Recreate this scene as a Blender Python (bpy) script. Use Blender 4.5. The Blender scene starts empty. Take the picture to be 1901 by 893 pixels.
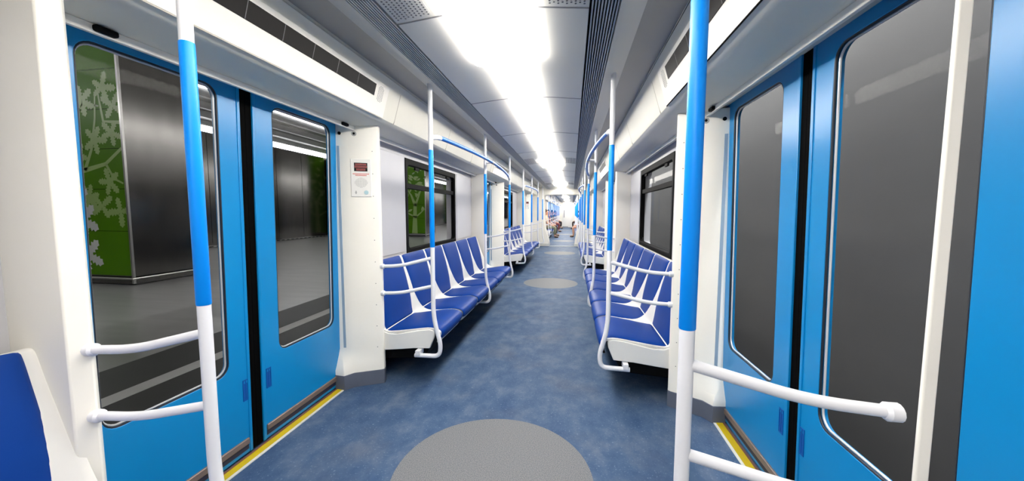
import bpy, bmesh, math, random
from mathutils import Vector, Matrix
random.seed(7)
SC = bpy.context.scene
COL = SC.collection
PI = math.pi

# ------------------------------------------------------------------ materials
def lin(c):
    c /= 255.0
    return c / 12.92 if c <= 0.04045 else ((c + 0.055) / 1.055) ** 2.4
def rgb(r, g, b): return (lin(r), lin(g), lin(b), 1.0)

def mat(name, col, rough=0.5, metal=0.0, spec=0.5, noise=0.0, nscale=8.0, bump=0.0, bscale=60.0, coat=0.0, stretch=None):
    m = bpy.data.materials.new(name); m.use_nodes = True
    nt = m.node_tree; b = nt.nodes['Principled BSDF']
    b.inputs['Base Color'].default_value = col
    b.inputs['Roughness'].default_value = rough
    b.inputs['Metallic'].default_value = metal
    b.inputs['Specular IOR Level'].default_value = spec
    if coat: b.inputs['Coat Weight'].default_value = coat; b.inputs['Coat Roughness'].default_value = 0.08
    tc = nt.nodes.new('ShaderNodeTexCoord')
    src = tc.outputs['Object']
    if stretch:
        mp = nt.nodes.new('ShaderNodeMapping'); mp.inputs['Scale'].default_value = stretch
        nt.links.new(src, mp.inputs['Vector']); src = mp.outputs['Vector']
    if noise:
        n = nt.nodes.new('ShaderNodeTexNoise'); n.inputs['Scale'].default_value = nscale; n.inputs['Detail'].default_value = 4
        nt.links.new(src, n.inputs['Vector'])
        r = nt.nodes.new('ShaderNodeMapRange'); r.inputs['From Min'].default_value = 0.3; r.inputs['From Max'].default_value = 0.7
        r.inputs['To Min'].default_value = 1 - noise; r.inputs['To Max'].default_value = 1 + noise
        nt.links.new(n.outputs['Fac'], r.inputs['Value'])
        mx = nt.nodes.new('ShaderNodeMix'); mx.data_type = 'RGBA'; mx.blend_type = 'MULTIPLY'
        mx.inputs['Factor'].default_value = 1.0; mx.inputs['A'].default_value = col
        nt.links.new(r.outputs['Result'], mx.inputs['B']); nt.links.new(mx.outputs['Result'], b.inputs['Base Color'])
    if bump:
        n2 = nt.nodes.new('ShaderNodeTexNoise'); n2.inputs['Scale'].default_value = bscale; n2.inputs['Detail'].default_value = 3
        nt.links.new(src, n2.inputs['Vector'])
        bp = nt.nodes.new('ShaderNodeBump'); bp.inputs['Strength'].default_value = bump; bp.inputs['Distance'].default_value = 0.002
        nt.links.new(n2.outputs['Fac'], bp.inputs['Height']); nt.links.new(bp.outputs['Normal'], b.inputs['Normal'])
    return m

def emit(name, col, strength):
    m = bpy.data.materials.new(name); m.use_nodes = True
    b = m.node_tree.nodes['Principled BSDF']
    b.inputs['Base Color'].default_value = (.8, .8, .8, 1)
    b.inputs['Emission Color'].default_value = col; b.inputs['Emission Strength'].default_value = strength
    return m

def glass(name, tint, ior=.3):
    m = bpy.data.materials.new(name); m.use_nodes = True
    nt = m.node_tree; nt.nodes.remove(nt.nodes['Principled BSDF'])
    out = nt.nodes['Material Output']
    t = nt.nodes.new('ShaderNodeBsdfTransparent'); t.inputs['Color'].default_value = (tint, tint, tint, 1)
    g = nt.nodes.new('ShaderNodeBsdfGlossy'); g.inputs['Roughness'].default_value = 0.03
    lw = nt.nodes.new('ShaderNodeLayerWeight'); lw.inputs['Blend'].default_value = .5
    pw = nt.nodes.new('ShaderNodeMath'); pw.operation = 'POWER'; pw.inputs[1].default_value = 5
    nt.links.new(lw.outputs['Facing'], pw.inputs[0])
    fr = nt.nodes.new('ShaderNodeMath'); fr.operation = 'MULTIPLY_ADD'; fr.inputs[1].default_value = ior; fr.inputs[2].default_value = .0012
    nt.links.new(pw.outputs[0], fr.inputs[0])
    mx = nt.nodes.new('ShaderNodeMixShader')
    nt.links.new(fr.outputs[0], mx.inputs['Fac']); nt.links.new(t.outputs[0], mx.inputs[1]); nt.links.new(g.outputs[0], mx.inputs[2])
    nt.links.new(mx.outputs[0], out.inputs['Surface'])
    return m

PITCH = 4.79           # one door bay plus one bench bay
DOOR0 = 1.60           # centre line of the first doorway
def floor_mat():
    m = bpy.data.materials.new('blue_vinyl'); m.use_nodes = True
    nt = m.node_tree; b = nt.nodes['Principled BSDF']; N = nt.nodes.new; Lk = nt.links.new
    tc = N('ShaderNodeTexCoord'); P = tc.outputs['Object']
    mp = N('ShaderNodeMapping'); mp.inputs['Scale'].default_value = (1.0, 0.7, 1.0); Lk(P, mp.inputs['Vector'])
    n1 = N('ShaderNodeTexNoise'); n1.inputs['Scale'].default_value = 5.5; n1.inputs['Detail'].default_value = 8; n1.inputs['Roughness'].default_value = .7
    Lk(mp.outputs['Vector'], n1.inputs['Vector'])
    r1 = N('ShaderNodeValToRGB'); e = r1.color_ramp.elements
    e[0].position = .33; e[0].color = rgb(52, 74, 106); e[1].position = .68; e[1].color = rgb(90, 104, 126)
    x = e.new(.5); x.color = rgb(67, 88, 116)
    Lk(n1.outputs['Fac'], r1.inputs['Fac'])
    n2 = N('ShaderNodeTexNoise'); n2.inputs['Scale'].default_value = 2.2; n2.inputs['Detail'].default_value = 6; Lk(P, n2.inputs['Vector'])
    r2 = N('ShaderNodeMapRange'); r2.inputs['From Min'].default_value = .52; r2.inputs['From Max'].default_value = .75; r2.inputs['To Max'].default_value = .35
    Lk(n2.outputs['Fac'], r2.inputs['Value'])
    m1 = N('ShaderNodeMix'); m1.data_type = 'RGBA'; m1.inputs['B'].default_value = rgb(104, 104, 108)
    Lk(r2.outputs['Result'], m1.inputs['Factor']); Lk(r1.outputs['Color'], m1.inputs['A'])
    n3 = N('ShaderNodeTexNoise'); n3.inputs['Scale'].default_value = 90; n3.inputs['Detail'].default_value = 2; Lk(P, n3.inputs['Vector'])
    r3 = N('ShaderNodeMapRange'); r3.inputs['From Min'].default_value = .62; r3.inputs['From Max'].default_value = .74; r3.inputs['To Max'].default_value = .45
    Lk(n3.outputs['Fac'], r3.inputs['Value'])
    m2 = N('ShaderNodeMix'); m2.data_type = 'RGBA'; m2.inputs['B'].default_value = rgb(134, 148, 168)
    Lk(r3.outputs['Result'], m2.inputs['Factor']); Lk(m1.outputs['Result'], m2.inputs['A'])
    # grey discs inlaid in the vinyl at every doorway
    sp = N('ShaderNodeSeparateXYZ'); Lk(P, sp.inputs[0])
    def ma(op, a, bb=None):
        q = N('ShaderNodeMath'); q.operation = op
        for i, v in enumerate((a, bb)):
            if v is None: continue
            if isinstance(v, (int, float)): q.inputs[i].default_value = v
            else: Lk(v, q.inputs[i])
        return q.outputs[0]
    yy = ma('SUBTRACT', ma('FLOORED_MODULO', ma('SUBTRACT', sp.outputs['Y'], DOOR0 - PITCH / 2), PITCH), PITCH / 2)
    d2 = ma('ADD', ma('MULTIPLY', yy, yy), ma('MULTIPLY', sp.outputs['X'], sp.outputs['X']))
    inside = ma('LESS_THAN', d2, 0.475 ** 2)
    v = N('ShaderNodeTexNoise'); v.inputs['Scale'].default_value = 230; v.inputs['Detail'].default_value = 2; Lk(P, v.inputs['Vector'])
    rv = N('ShaderNodeValToRGB'); e = rv.color_ramp.elements
    e[0].position = .35; e[0].color = rgb(94, 97, 102); e[1].position = .75; e[1].color = rgb(138, 139, 141)
    Lk(v.outputs['Fac'], rv.inputs['Fac'])
    m3 = N('ShaderNodeMix'); m3.data_type = 'RGBA'
    Lk(inside, m3.inputs['Factor']); Lk(m2.outputs['Result'], m3.inputs['A']); Lk(rv.outputs['Color'], m3.inputs['B'])
    Lk(m3.outputs['Result'], b.inputs['Base Color'])
    b.inputs['Roughness'].default_value = .55; b.inputs['Specular IOR Level'].default_value = .04
    return m

M = dict(
    cream=mat('cream_plastic', rgb(246, 242, 232), .38, noise=.02, nscale=3),
    cream_fascia=mat('cream_fascia', rgb(234, 230, 216), .42, noise=.02, nscale=3),
    white_plastic=mat('white_plastic', rgb(236, 234, 229), .4, noise=.02, nscale=5),
    shell=mat('pale_seat_shell', rgb(228, 226, 221), .42, noise=.03, nscale=6),
    grey_wall=mat('grey_lavender_panel', rgb(190, 190, 195), .38, noise=.02, nscale=3),
    ceil=mat('grey_gloss_ceiling', rgb(214, 211, 203), .30, spec=.5, noise=.02, nscale=2),
    cove=mat('grey_cove', rgb(160, 157, 151), .33, noise=.03, nscale=3),
    slot=mat('vent_slat_grey', rgb(184, 184, 184), .35),
    black=mat('black_rubber', rgb(10, 10, 11), .6, spec=.08, noise=.1, nscale=20),
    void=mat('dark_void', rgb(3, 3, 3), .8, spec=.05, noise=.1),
    black_gloss=mat('black_gloss_screen', rgb(16, 14, 14), .4, spec=.12, noise=.15, nscale=30, stretch=(1, 6, 1)),
    white_tube=mat('white_enamel_tube', rgb(234, 234, 238), .28, noise=.01, nscale=4),
    blue_tube=mat('blue_sleeve', rgb(0, 136, 236), .4, spec=.25, noise=.02, nscale=6),
    blue_dim=mat('blue_grip', rgb(10, 100, 190), .35, noise=.02, nscale=6),
    clampm=mat('grey_clamp_metal', rgb(150, 152, 156), .35, .6, noise=.05),
    door=mat('blue_door_paint', rgb(0, 130, 194), .3, spec=.6, noise=.04, nscale=2.5),
    door_dark=mat('blue_handle_pocket', rgb(10, 80, 160), .4, noise=.03),
    rim=mat('window_rim_grey', rgb(206, 208, 212), .3, .3, noise=.03),
    gasket=mat('dark_gasket', rgb(18, 26, 40), .45, noise=.05),
    kick=mat('brown_grey_kickplate', rgb(140, 124, 116), .4, .5, noise=.08, nscale=14, stretch=(1, .3, 6)),
    navy=mat('navy_strip', rgb(28, 34, 64), .5, noise=.05),
    brown=mat('brown_threshold', rgb(110, 74, 62), .55, noise=.12, nscale=12),
    yellow=mat('yellow_edge', rgb(196, 172, 18), .5, noise=.06, nscale=12),
    whiteline=mat('white_edge_line', rgb(206, 206, 200), .5, noise=.05),
    skirt=mat('slate_skirting', rgb(92, 98, 112), .5, noise=.04),
    strip=mat('pale_blue_strip', rgb(140, 162, 182), .45, noise=.04),
    cushion=mat('blue_seat_vinyl', rgb(9, 56, 134), .5, spec=.15, noise=.06, nscale=5, bump=.05, bscale=200),
    redscreen=mat('dark_red_screen', rgb(120, 24, 28), .3, noise=.35, nscale=90, stretch=(1, 1, 2)),
    redink=mat('red_ink', rgb(214, 90, 78), .6, noise=.05),
    greydot=mat('grey_grille_dots', rgb(168, 168, 166), .6, noise=.05),
    darkdot=mat('dark_grille_dots', rgb(92, 92, 94), .6, noise=.05),
    palebutton=mat('pale_cyan_button', rgb(176, 206, 212), .5, noise=.05),
    seam=mat('seam_line', rgb(110, 110, 112), .6, noise=.05),
    seam_c=mat('cream_seam', rgb(196, 190, 176), .6, noise=.05),
    pane=glass('window_glass', .95, .06),
    pane_dark=glass('door_glass_tunnel', .81, .06),
    lamp=emit('ceiling_diffuser', (1, .955, .88, 1), 24.0),
    lamp_far=emit('next_car_diffuser', (1, .96, .90, 1), 32.0),
    tunnel=mat('tunnel_concrete', rgb(98, 98, 98), .8, noise=.06, nscale=3, stretch=(1, .3, 1)),
    granite=mat('platform_granite', rgb(150, 150, 148), .28, noise=.1, nscale=2.2, stretch=(.5, 3, 1)),
    granite_dark=mat('platform_black_granite', rgb(20, 20, 20), .5, noise=.3, nscale=3, stretch=(1, 2, 1)),
    plat_line=mat('platform_white_line', rgb(190, 190, 188), .5, noise=.05),
    steel=mat('brushed_steel', rgb(100, 98, 95), .17, 1.0, noise=.08, nscale=6, stretch=(1, 1, .2)),
    steel_rail=mat('steel_rail', rgb(170, 168, 164), .3, .9, noise=.05),
    st_grey=mat('station_grey_band', rgb(150, 150, 150), .6, noise=.05),
    green=mat('green_enamel_panel', rgb(76, 124, 4), .4, spec=.12, noise=.05, nscale=2),
    leaf_pale=mat('pale_green_leaf_print', rgb(148, 176, 100), .4, noise=.04),
    leaf_white=mat('white_leaf_print', rgb(205, 208, 205), .3, noise=.04),
    exit_green=emit('exit_sign_green', (.02, .62, .08, 1), .9),
    station_lamp=emit('station_strip_lamp', (1, 1, 1, 1), 17.0),
    tunnel_fill=emit('tunnel_fill_strip', (1, 1, 1, 1), 105.0),  # added out-of-view fill that brightens the tunnel wall
    skin=mat('skin', rgb(214, 158, 128), .5, noise=.04),
    hair=mat('dark_hair', rgb(46, 32, 26), .6, noise=.1),
    shoe=mat('brown_shoe', rgb(74, 50, 34), .5, noise=.1),
    beige=mat('beige_cloth', rgb(196, 170, 150), .8, noise=.08),
    olive=mat('olive_cloth', rgb(122, 124, 100), .8, noise=.08),
    darkcloth=mat('dark_cloth', rgb(66, 52, 48), .8, noise=.08),
    maroon=mat('maroon_cloth', rgb(122, 62, 60), .8, noise=.08),
    teal=mat('teal_cloth', rgb(50, 140, 152), .8, noise=.08),
    navycloth=mat('navy_cloth', rgb(60, 70, 104), .8, noise=.08),
)
M['floor'] = floor_mat()

# ------------------------------------------------------------------ helpers
class MB:
    def __init__(s): s.bm = bmesh.new()
    def face(s, pts):
        try: return s.bm.faces.new([s.bm.verts.new(p) for p in pts])
        except ValueError: return None
    def box(s, x0, x1, y0, y1, z0, z1, rot=None):
        if x0 > x1: x0, x1 = x1, x0
        vs = [s.bm.verts.new((x, y, z)) for x in (x0, x1) for y in (y0, y1) for z in (z0, z1)]
        for q in ((0, 1, 3, 2), (4, 6, 7, 5), (0, 4, 5, 1), (2, 3, 7, 6), (0, 2, 6, 4), (1, 5, 7, 3)):
            s.bm.faces.new([vs[i] for i in q])
        return vs
    def loops(s, ls, closed=True, cap=True):
        """skin consecutive loops of equal length"""
        vv = [[s.bm.verts.new(p) for p in l] for l in ls]
        n = len(vv[0])
        for a, b in zip(vv, vv[1:]):
            for i in range(n if closed else n - 1):
                j = (i + 1) % n
                s.bm.faces.new((a[i], a[j], b[j], b[i]))
        if cap and closed:
            s.bm.faces.new(vv[0][::-1]); s.bm.faces.new(vv[-1])
        return vv
    def prism(s, loop, y0, y1):
        """(x,z) outline extruded along y"""
        s.loops([[(x, y0, z) for x, z in loop], [(x, y1, z) for x, z in loop]])
    def strip(s, prof, y0, y1):
        """open (x,z) polyline extruded along y"""
        s.loops([[(x, y0, z) for x, z in prof], [(x, y1, z) for x, z in prof]], closed=False)
    def tube(s, path, r, seg=14, caps=True):
        path = [Vector(p) for p in path]
        n = len(path); ts = []
        for i in range(n):
            a = path[max(i - 1, 0)]; b = path[min(i + 1, n - 1)]
            ts.append((b - a).normalized())
        t0 = ts[0]; up = Vector((0, 0, 1)) if abs(t0.z) < .9 else Vector((0, 1, 0))
        u = t0.cross(up).normalized(); ls = []
        for i in range(n):
            t = ts[i]; u = (u - t * u.dot(t)).normalized(); w = t.cross(u)
            rr = r[i] if isinstance(r, (list, tuple)) else r
            ls.append([path[i] + (u * math.cos(k * 2 * PI / seg) + w * math.sin(k * 2 * PI / seg)) * rr for k in range(seg)])
        s.loops(ls, cap=caps)
    def build(s, name, m, parent=None, smooth=True, bevel=0.0, ang=35, seg=2):
        bmesh.ops.recalc_face_normals(s.bm, faces=s.bm.faces)
        me = bpy.data.meshes.new(name); s.bm.to_mesh(me); s.bm.free()
        me.materials.append(M[m] if isinstance(m, str) else m)
        if smooth:
            me.shade_smooth(); me.set_sharp_from_angle(angle=math.radians(ang))
        o = bpy.data.objects.new(name, me); COL.objects.link(o)
        if parent: o.parent = parent
        if bevel:
            b = o.modifiers.new('bevel', 'BEVEL'); b.width = bevel; b.segments = seg; b.limit_method = 'ANGLE'; b.angle_limit = math.radians(40)
            b.harden_normals = False
        return o

def fillet(pts, rad, n=6):
    pts = [Vector(p) for p in pts]; out = [pts[0]]
    for i in range(1, len(pts) - 1):
        p, a, b = pts[i], pts[i - 1], pts[i + 1]
        r = rad[i - 1] if isinstance(rad, (list, tuple)) else rad
        r = min(r, (a - p).length * .49, (b - p).length * .49)
        A = p + (a - p).normalized() * r; B = p + (b - p).normalized() * r
        for k in range(n + 1):
            t = k / n; out.append(A * (1 - t) ** 2 + p * 2 * t * (1 - t) + B * t * t)
    out.append(pts[-1]); return out

def thing(name, label, cat, loc=(0, 0, 0), group=None):
    o = bpy.data.objects.new(name, None); COL.objects.link(o)
    o.empty_display_size = .1; o.location = loc; o['label'] = label; o['category'] = cat
    if group: o['group'] = group
    return o
def tag(o, label, cat, group=None):
    o['label'] = label; o['category'] = cat
    if group: o['group'] = group
    return o
def struct(o, label=None):
    o['kind'] = 'structure'
    if label: o['label'] = label
    return o
def dup(root, loc, label=None):
    r = root.copy(); COL.objects.link(r); r.location = loc
    if label: r['label'] = label
    for ch in list(root.children):
        c = ch.copy(); COL.objects.link(c); c.parent = r
        for g in list(ch.children):
            d = g.copy(); COL.objects.link(d); d.parent = c
    return r

def rrect(y0, y1, z0, z1, r, k=6):
    """rounded rectangle in (y,z), counter-clockwise from the bottom-right corner; 4*(k+1) points"""
    out = []
    for cy, cz, a0 in ((y1 - r, z0 + r, -90), (y1 - r, z1 - r, 0), (y0 + r, z1 - r, 90), (y0 + r, z0 + r, 180)):
        for i in range(k + 1):
            a = math.radians(a0 + 90 * i / k); out.append((cy + r * math.cos(a), cz + r * math.sin(a)))
    return out
def outer_match(y0, y1, z0, z1, hole, k=6):
    """outer rectangle points paired with a rounded-rectangle loop"""
    out = []
    corners = ((y1, z0), (y1, z1), (y0, z1), (y0, z0))
    for c in range(4):
        seg = hole[c * (k + 1):(c + 1) * (k + 1)]; cy, cz = corners[c]
        s_, e_ = seg[0], seg[-1]
        if c == 0: A, B = (s_[0], z0), (y1, e_[1])
        elif c == 1: A, B = (y1, s_[1]), (e_[0], z1)
        elif c == 2: A, B = (s_[0], z1), (y0, e_[1])
        else: A, B = (y0, s_[1]), (e_[0], z0)
        for i in range(k + 1):
            t = i / k
            if t <= .5: q = t * 2; out.append((A[0] + (cy - A[0]) * q, A[1] + (cz - A[1]) * q))
            else: q = t * 2 - 1; out.append((cy + (B[0] - cy) * q, cz + (B[1] - cz) * q))
    return out
def plate(mb, outer, hole, xf, th, rr, k=6):
    """plate in the (y,z) plane with a rounded hole; xf(z) is the near face, thickness th outwards"""
    H_ = rrect(*hole, rr, k); O_ = outer_match(*outer, H_, k)
    P = lambda l, d: [(xf(z) + d, y, z) for y, z in l]
    ring = [P(O_, th), P(O_, 0), P(H_, 0), P(H_, th), P(O_, th)]
    mb.loops(ring, cap=False)
def ringtube(mb, rect, xf, r, rr, k=6, seg=8):
    l = rrect(*rect, rr, k); pts = [Vector((xf(z), y, z)) for y, z in l]; n = len(pts); ls = []
    for i in range(n):
        t = (pts[(i + 1) % n] - pts[i - 1]).normalized(); u = Vector((1, 0, 0)); w = t.cross(u).normalized()
        ls.append([pts[i] + u * math.cos(a * 2 * PI / seg) * r + w * math.sin(a * 2 * PI / seg) * r for a in range(seg)])
    ls.append(ls[0]); mb.loops(ls, cap=False)
def pane_mb(rect, xf, th, rr, k=6):
    mb = MB(); l = rrect(*rect, rr, k)
    mb.loops([[(xf(z), y, z) for y, z in l], [(xf(z) + th, y, z) for y, z in l]])
    return mb
def disc(mb, c, n, r, h, seg=16):
    c = Vector(c); n = Vector(n).normalized(); mb.tube([c, c + n * h], r, seg)

SIDE = {-1: 'platform side', 1: 'tunnel side'}
# ------------------------------------------------------------------ car extents
Y0, YEND = -3.25, 13.4           # this car
G1, Y2END = 14.0, 30.95          # gangway end, end of the next car
DOORS1 = [DOOR0, DOOR0 + PITCH, DOOR0 + 2 * PITCH]
D2 = 16.2
DOORS2 = [D2, D2 + PITCH, D2 + 2 * PITCH]
DW = 0.80                        # half doorway (pole to pole)

# ------------------------------------------------------------------ floor
mb = MB(); mb.box(-1.30, 1.30, Y0, Y2END, -.06, 0); fl = struct(mb.build('floor', 'floor', smooth=False))
mb = MB(); mb.box(-.46, .46, YEND - .02, YEND + .05, 0, .012); struct(mb.build('trim_gangway_sill', 'whiteline', bevel=.004))

# ------------------------------------------------------------------ ceiling
def ceiling(name, y0, y1):
    mb = MB()
    for s in (-1, 1):
        mb.strip([(0, 2.102), (s * .10, 2.102), (s * .20, 2.096), (s * .413, 2.074), (s * .415, 2.10), (s * .535, 2.105), (s * .54, 2.086), (s * .575, 2.092), (s * .63, 2.122), (s * .66, 2.128)], y0, y1)
    mb.box(-1.32, 1.32, y0, y1, 2.18, 2.20)
    c = struct(mb.build(name, 'ceil', ang=25))
    mb = MB()
    for s in (-1, 1): mb.strip([(s * .655, 2.127), (s * .72, 2.136), (s * .80, 2.136), (s * .845, 2.128)], y0, y1)
    mb.build('cove_panel', 'cove', c, ang=60)
    mb = MB()
    for s in (-1, 1):
        for k in range(9):
            x = .424 + k * .0128
            mb.box(s * x, s * (x + .0062), y0, y1, 2.073 + k * .0012, 2.088 + k * .0012)
    v = mb.build('vent_slat', 'slot', c, smooth=False); v['kind'] = 'stuff'
    for s in (-1, 1):
        mb = MB(); mb.box(s * .417, s * .536, y0, y1, 2.094, 2.098); mb.build('vent_slot_shade', 'void', c, smooth=False)  # black strip behind the slats, stands in for shade inside the slots
    return c
ceiling('ceiling', Y0, YEND); ceiling('ceiling_next_car', G1, Y2END)
mb = MB()
k0 = -3
for k in range(-3, 10):
    y = 1.567 + k * PITCH / 4
    if y < YEND:
        for s in (-1, 1): mb.loops([[(s * x, y + e_, z + d_) for e_, d_ in ((-.004, -.002), (.004, -.002), (.004, .003), (-.004, .003))] for x, z in ((.115, 2.1012), (.20, 2.096), (.413, 2.074))])
struct(mb.build('ceiling_joint', 'seam', smooth=False))

# ceiling lights: raised diffusers, wider over each doorway
def light_mesh(y0, y1, dc, m):
    ys = [y0 + .006, y1 - .006]
    half = .48
    def w(y):
        d = abs(y - dc) - half
        return .192 if d < -.03 else (.110 if d > .03 else .192 - (d + .03) / .06 * .082)
    for e in (dc - half - .03, dc - half + .0, dc - half + .03, dc + half - .03, dc + half, dc + half + .03):
        if y0 + .01 < e < y1 - .01: ys.append(e)
    ys.sort()
    mb = MB(); ls = []
    for i, y in enumerate(ys):
        a = w(y)
        ls.append([(-a, y, 2.105), (-a, y, 2.076), (-a + .008, y, 2.069), (a - .008, y, 2.069), (a, y, 2.076), (a, y, 2.105)])
    mb.loops(ls)
    return mb
def ceiling_lights(doors, ys, ye, m, grp, where, first=None):
    n = 0
    q = PITCH / 4
    k = math.floor((ys - doors[0]) / q) - 1
    while True:
        a = doors[0] - .033 + k * q; b = a + q; k += 1
        if a >= ye - .2: break
        if b <= ys + .2: continue
        a = max(a, ys + .01); b = min(b, ye - .02); n += 1
        mid = (a + b) / 2; dc = min(doors, key=lambda d: abs(d - mid))
        t = thing('ceiling_light', where(mid, dc, n), 'ceiling light', (0, 0, 0), grp)
        light_mesh(a, b, dc, m).build('diffuser', m, t, ang=60)
        for e0, e1 in ((b - .0058, b - .0005), (a + .0005, a + .0058)):
            mb = MB(); mb.box(-.111, .111, e0, e1, 2.072, 2.104); mb.build('end_cap', 'seam', t, smooth=False)
ORD = ['first', 'second', 'third', 'fourth', 'fifth', 'sixth', 'seventh', 'eighth', 'ninth', 'tenth', 'eleventh', 'twelfth', 'thirteenth', 'fourteenth', 'fifteenth', 'sixteenth']
def where1(mid, dc, n):
    d = DOORS1.index(dc) if dc in DOORS1 else 0
    wide = abs(mid - dc) < .9
    if mid < .9: return 'glowing white ceiling light strip over the near bench, %s from the car end' % ORD[n - 1]
    return 'glowing white ceiling light %s, %s of the row along the aisle' % ('widening over doorway' if wide else 'strip over benches', ORD[n - 1])
ceiling_lights(DOORS1, .3, YEND, 'lamp', 'ceiling lights of this car', where1)
ceiling_lights(DOORS1, Y0 + .1, .36, 'lamp', 'ceiling lights of this car', lambda m_, d, n: 'glowing white ceiling light strip overhead, %s from the car end wall' % ORD[n - 1])
ceiling_lights(DOORS2, G1, Y2END, 'lamp_far', 'ceiling lights of the next car', lambda m_, d, n: 'bright ceiling light seen through the gangway, %s beyond the gangway' % ORD[n - 1])

# perforated air vents by the seam over the first doorway
def air_vent(s, y1, label):
    t = thing('air_vent', label, 'vent', (0, 0, 0), 'perforated ceiling vents')
    mb = MB(); mb.loops([[(s * .245, y, 2.0908), (s * .408, y, 2.0740), (s * .408, y, 2.078), (s * .245, y, 2.095)] for y in (y1 - .62, y1)]); mb.build('vent_plate', 'ceil', t, smooth=False)
    mb = MB(); k = 0
    for j in range(34):
        for i in range(9):
            x = .257 + i * .0172; y = y1 - .014 - j * .0175 - (.0087 if i % 2 else 0)
            if y > y1 - .61: mb.tube([(s * x, y, 2.0910 - (x - .245) * .1031), (s * x, y, 2.0894 - (x - .245) * .1031)], .0044, 7)
    mb.build('grille_holes', 'darkdot', t, smooth=False)
for d in DOORS1:
    for s in (-1, 1):
        n = ['first', 'second', 'third'][DOORS1.index(d)]
        air_vent(s, d - .05, 'perforated grey air vent in the ceiling above the %s doorway, %s' % (n, SIDE[s]))

# ------------------------------------------------------------------ fascia along both sides
def fascia(name, s, y0, y1):
    mb = MB()
    prof = [(.825, 2.112), (.833, 2.097), (.840, 2.072), (.868, 1.975), (.892, 1.893), (.902, 1.872), (.918, 1.861), (.945, 1.853), (1.05, 1.842), (1.128, 1.834)]
    mb.strip([(s * x, z) for x, z in prof], y0, y1)
    mb.strip([(s * 1.128, 1.832), (s * 1.150, 1.835), (s * 1.30, 1.885)], y0, y1)
    mb.strip([(s * .825, 2.112), (s * .83, 2.18)], y0, y1)
    f = struct(mb.build(name, 'cream_fascia', ang=30))
    mb = MB(); mb.box(s * 1.122, s * 1.138, y0, y1, 1.806, 1.834); mb.build('edge_trim', 'cream', f, bevel=.002)
    mb = MB(); mb.strip([(s * .822, 2.114), (s * .846, 2.128)], y0, y1)
    mb.build('shadow_gap', 'void', f, smooth=False)
    return f
def on_fascia(s, y, z, off=0.0):
    # point on the sloping face between (.84,2.072) and (.893,1.89)
    t = (2.072 - z) / .182; x = .840 + .053 * t
    n = Vector((-.182, 0, -.053)).normalized()
    return Vector((s * (x + n.x * off), y, z + n.z * off))
def fascia_quad(mb, s, y0, y1, z0, z1, off, th):
    a = [on_fascia(s, y, z, off) for y, z in ((y0, z0), (y1, z0), (y1, z1), (y0, z1))]
    b = [on_fascia(s, y, z, off - th) for y, z in ((y0, z0), (y1, z0), (y1, z1), (y0, z1))]
    mb.loops([a, b])
for s in (-1, 1):
    f = fascia('trim_fascia_%s' % ('left' if s < 0 else 'right'), s, Y0, YEND)
    mb = MB()
    for d in DOORS1 + [DOORS1[0] - PITCH]:
        for e in (-1, 1):
            mb_y = d + e * .86
            # panel joints lean with the fascia
            a = [on_fascia(s, mb_y + .0, 2.068, .001), on_fascia(s, mb_y + .006, 2.068, .001), on_fascia(s, mb_y + .006, 1.868, .001), on_fascia(s, mb_y, 1.868, .001)]
            b = [on_fascia(s, p.y, p.z, -.002) for p in a]; mb.loops([a, b])
        yy = d + PITCH / 2 - .46
        for k in (0, 1):
            y = yy + k * .92
            a = [on_fascia(s, y, 2.068, .001), on_fascia(s, y + .005, 2.068, .001), on_fascia(s, y + .005, 1.868, .001), on_fascia(s, y, 1.868, .001)]
            b = [on_fascia(s, p.y, p.z, -.002) for p in a]; mb.loops([a, b])
    mb.build('panel_joint', 'seam_c', f, smooth=False)
    fascia('trim_fascia_next_car_%s' % ('left' if s < 0 else 'right'), s, G1, Y2END)

def route_display(s, d, label):
    t = thing('route_display', label, 'display', (0, 0, 0), 'route displays over the doorways')
    mb = MB(); fascia_quad(mb, s, d - .70, d + .70, 1.872, 2.064, .005, .006); mb.build('housing', 'cream', t, bevel=.002)
    mb = MB(); fascia_quad(mb, s, d - .70, d + .70, 1.868, 1.8725, .0045, .004); mb.build('housing_gap', 'void' if s > 0 else 'seam_c', t, smooth=False)
    mb = MB(); fascia_quad(mb, s, d - .545, d + .545, 1.972, 2.040, .0075, .004); mb.build('screen', 'black_gloss', t, bevel=.001)
    for j in (-.36, -.18, 0, .18, .36):
        mb = MB(); fascia_quad(mb, s, d + j - .0015, d + j + .0015, 1.973, 2.039, .0082, .001); mb.build('screen_joint', 'seam', t, smooth=False)
    for e in (-1, 1):
        mb = MB()
        for i in range(5):
            for j in range(11):
                if (i in (0, 4)) and j in (0, 10): continue
                y = d + e * (.585 + i * .013); z = 1.955 + j * .0085
                p = on_fascia(s, y, z, .0052); q = on_fascia(s, y, z, .0062); mb.tube([p, q], .0034, 6)
        mb.build('speaker_grille', 'greydot', t, smooth=False)
    return t
for d in DOORS1:
    for s in (-1, 1):
        n = ['nearest', 'second', 'third'][DOORS1.index(d)]
        route_display(s, d, 'long black route display strip in the cream fascia over the %s doorway, %s' % (n.replace('nearest', 'first'), SIDE[s]))

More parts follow.
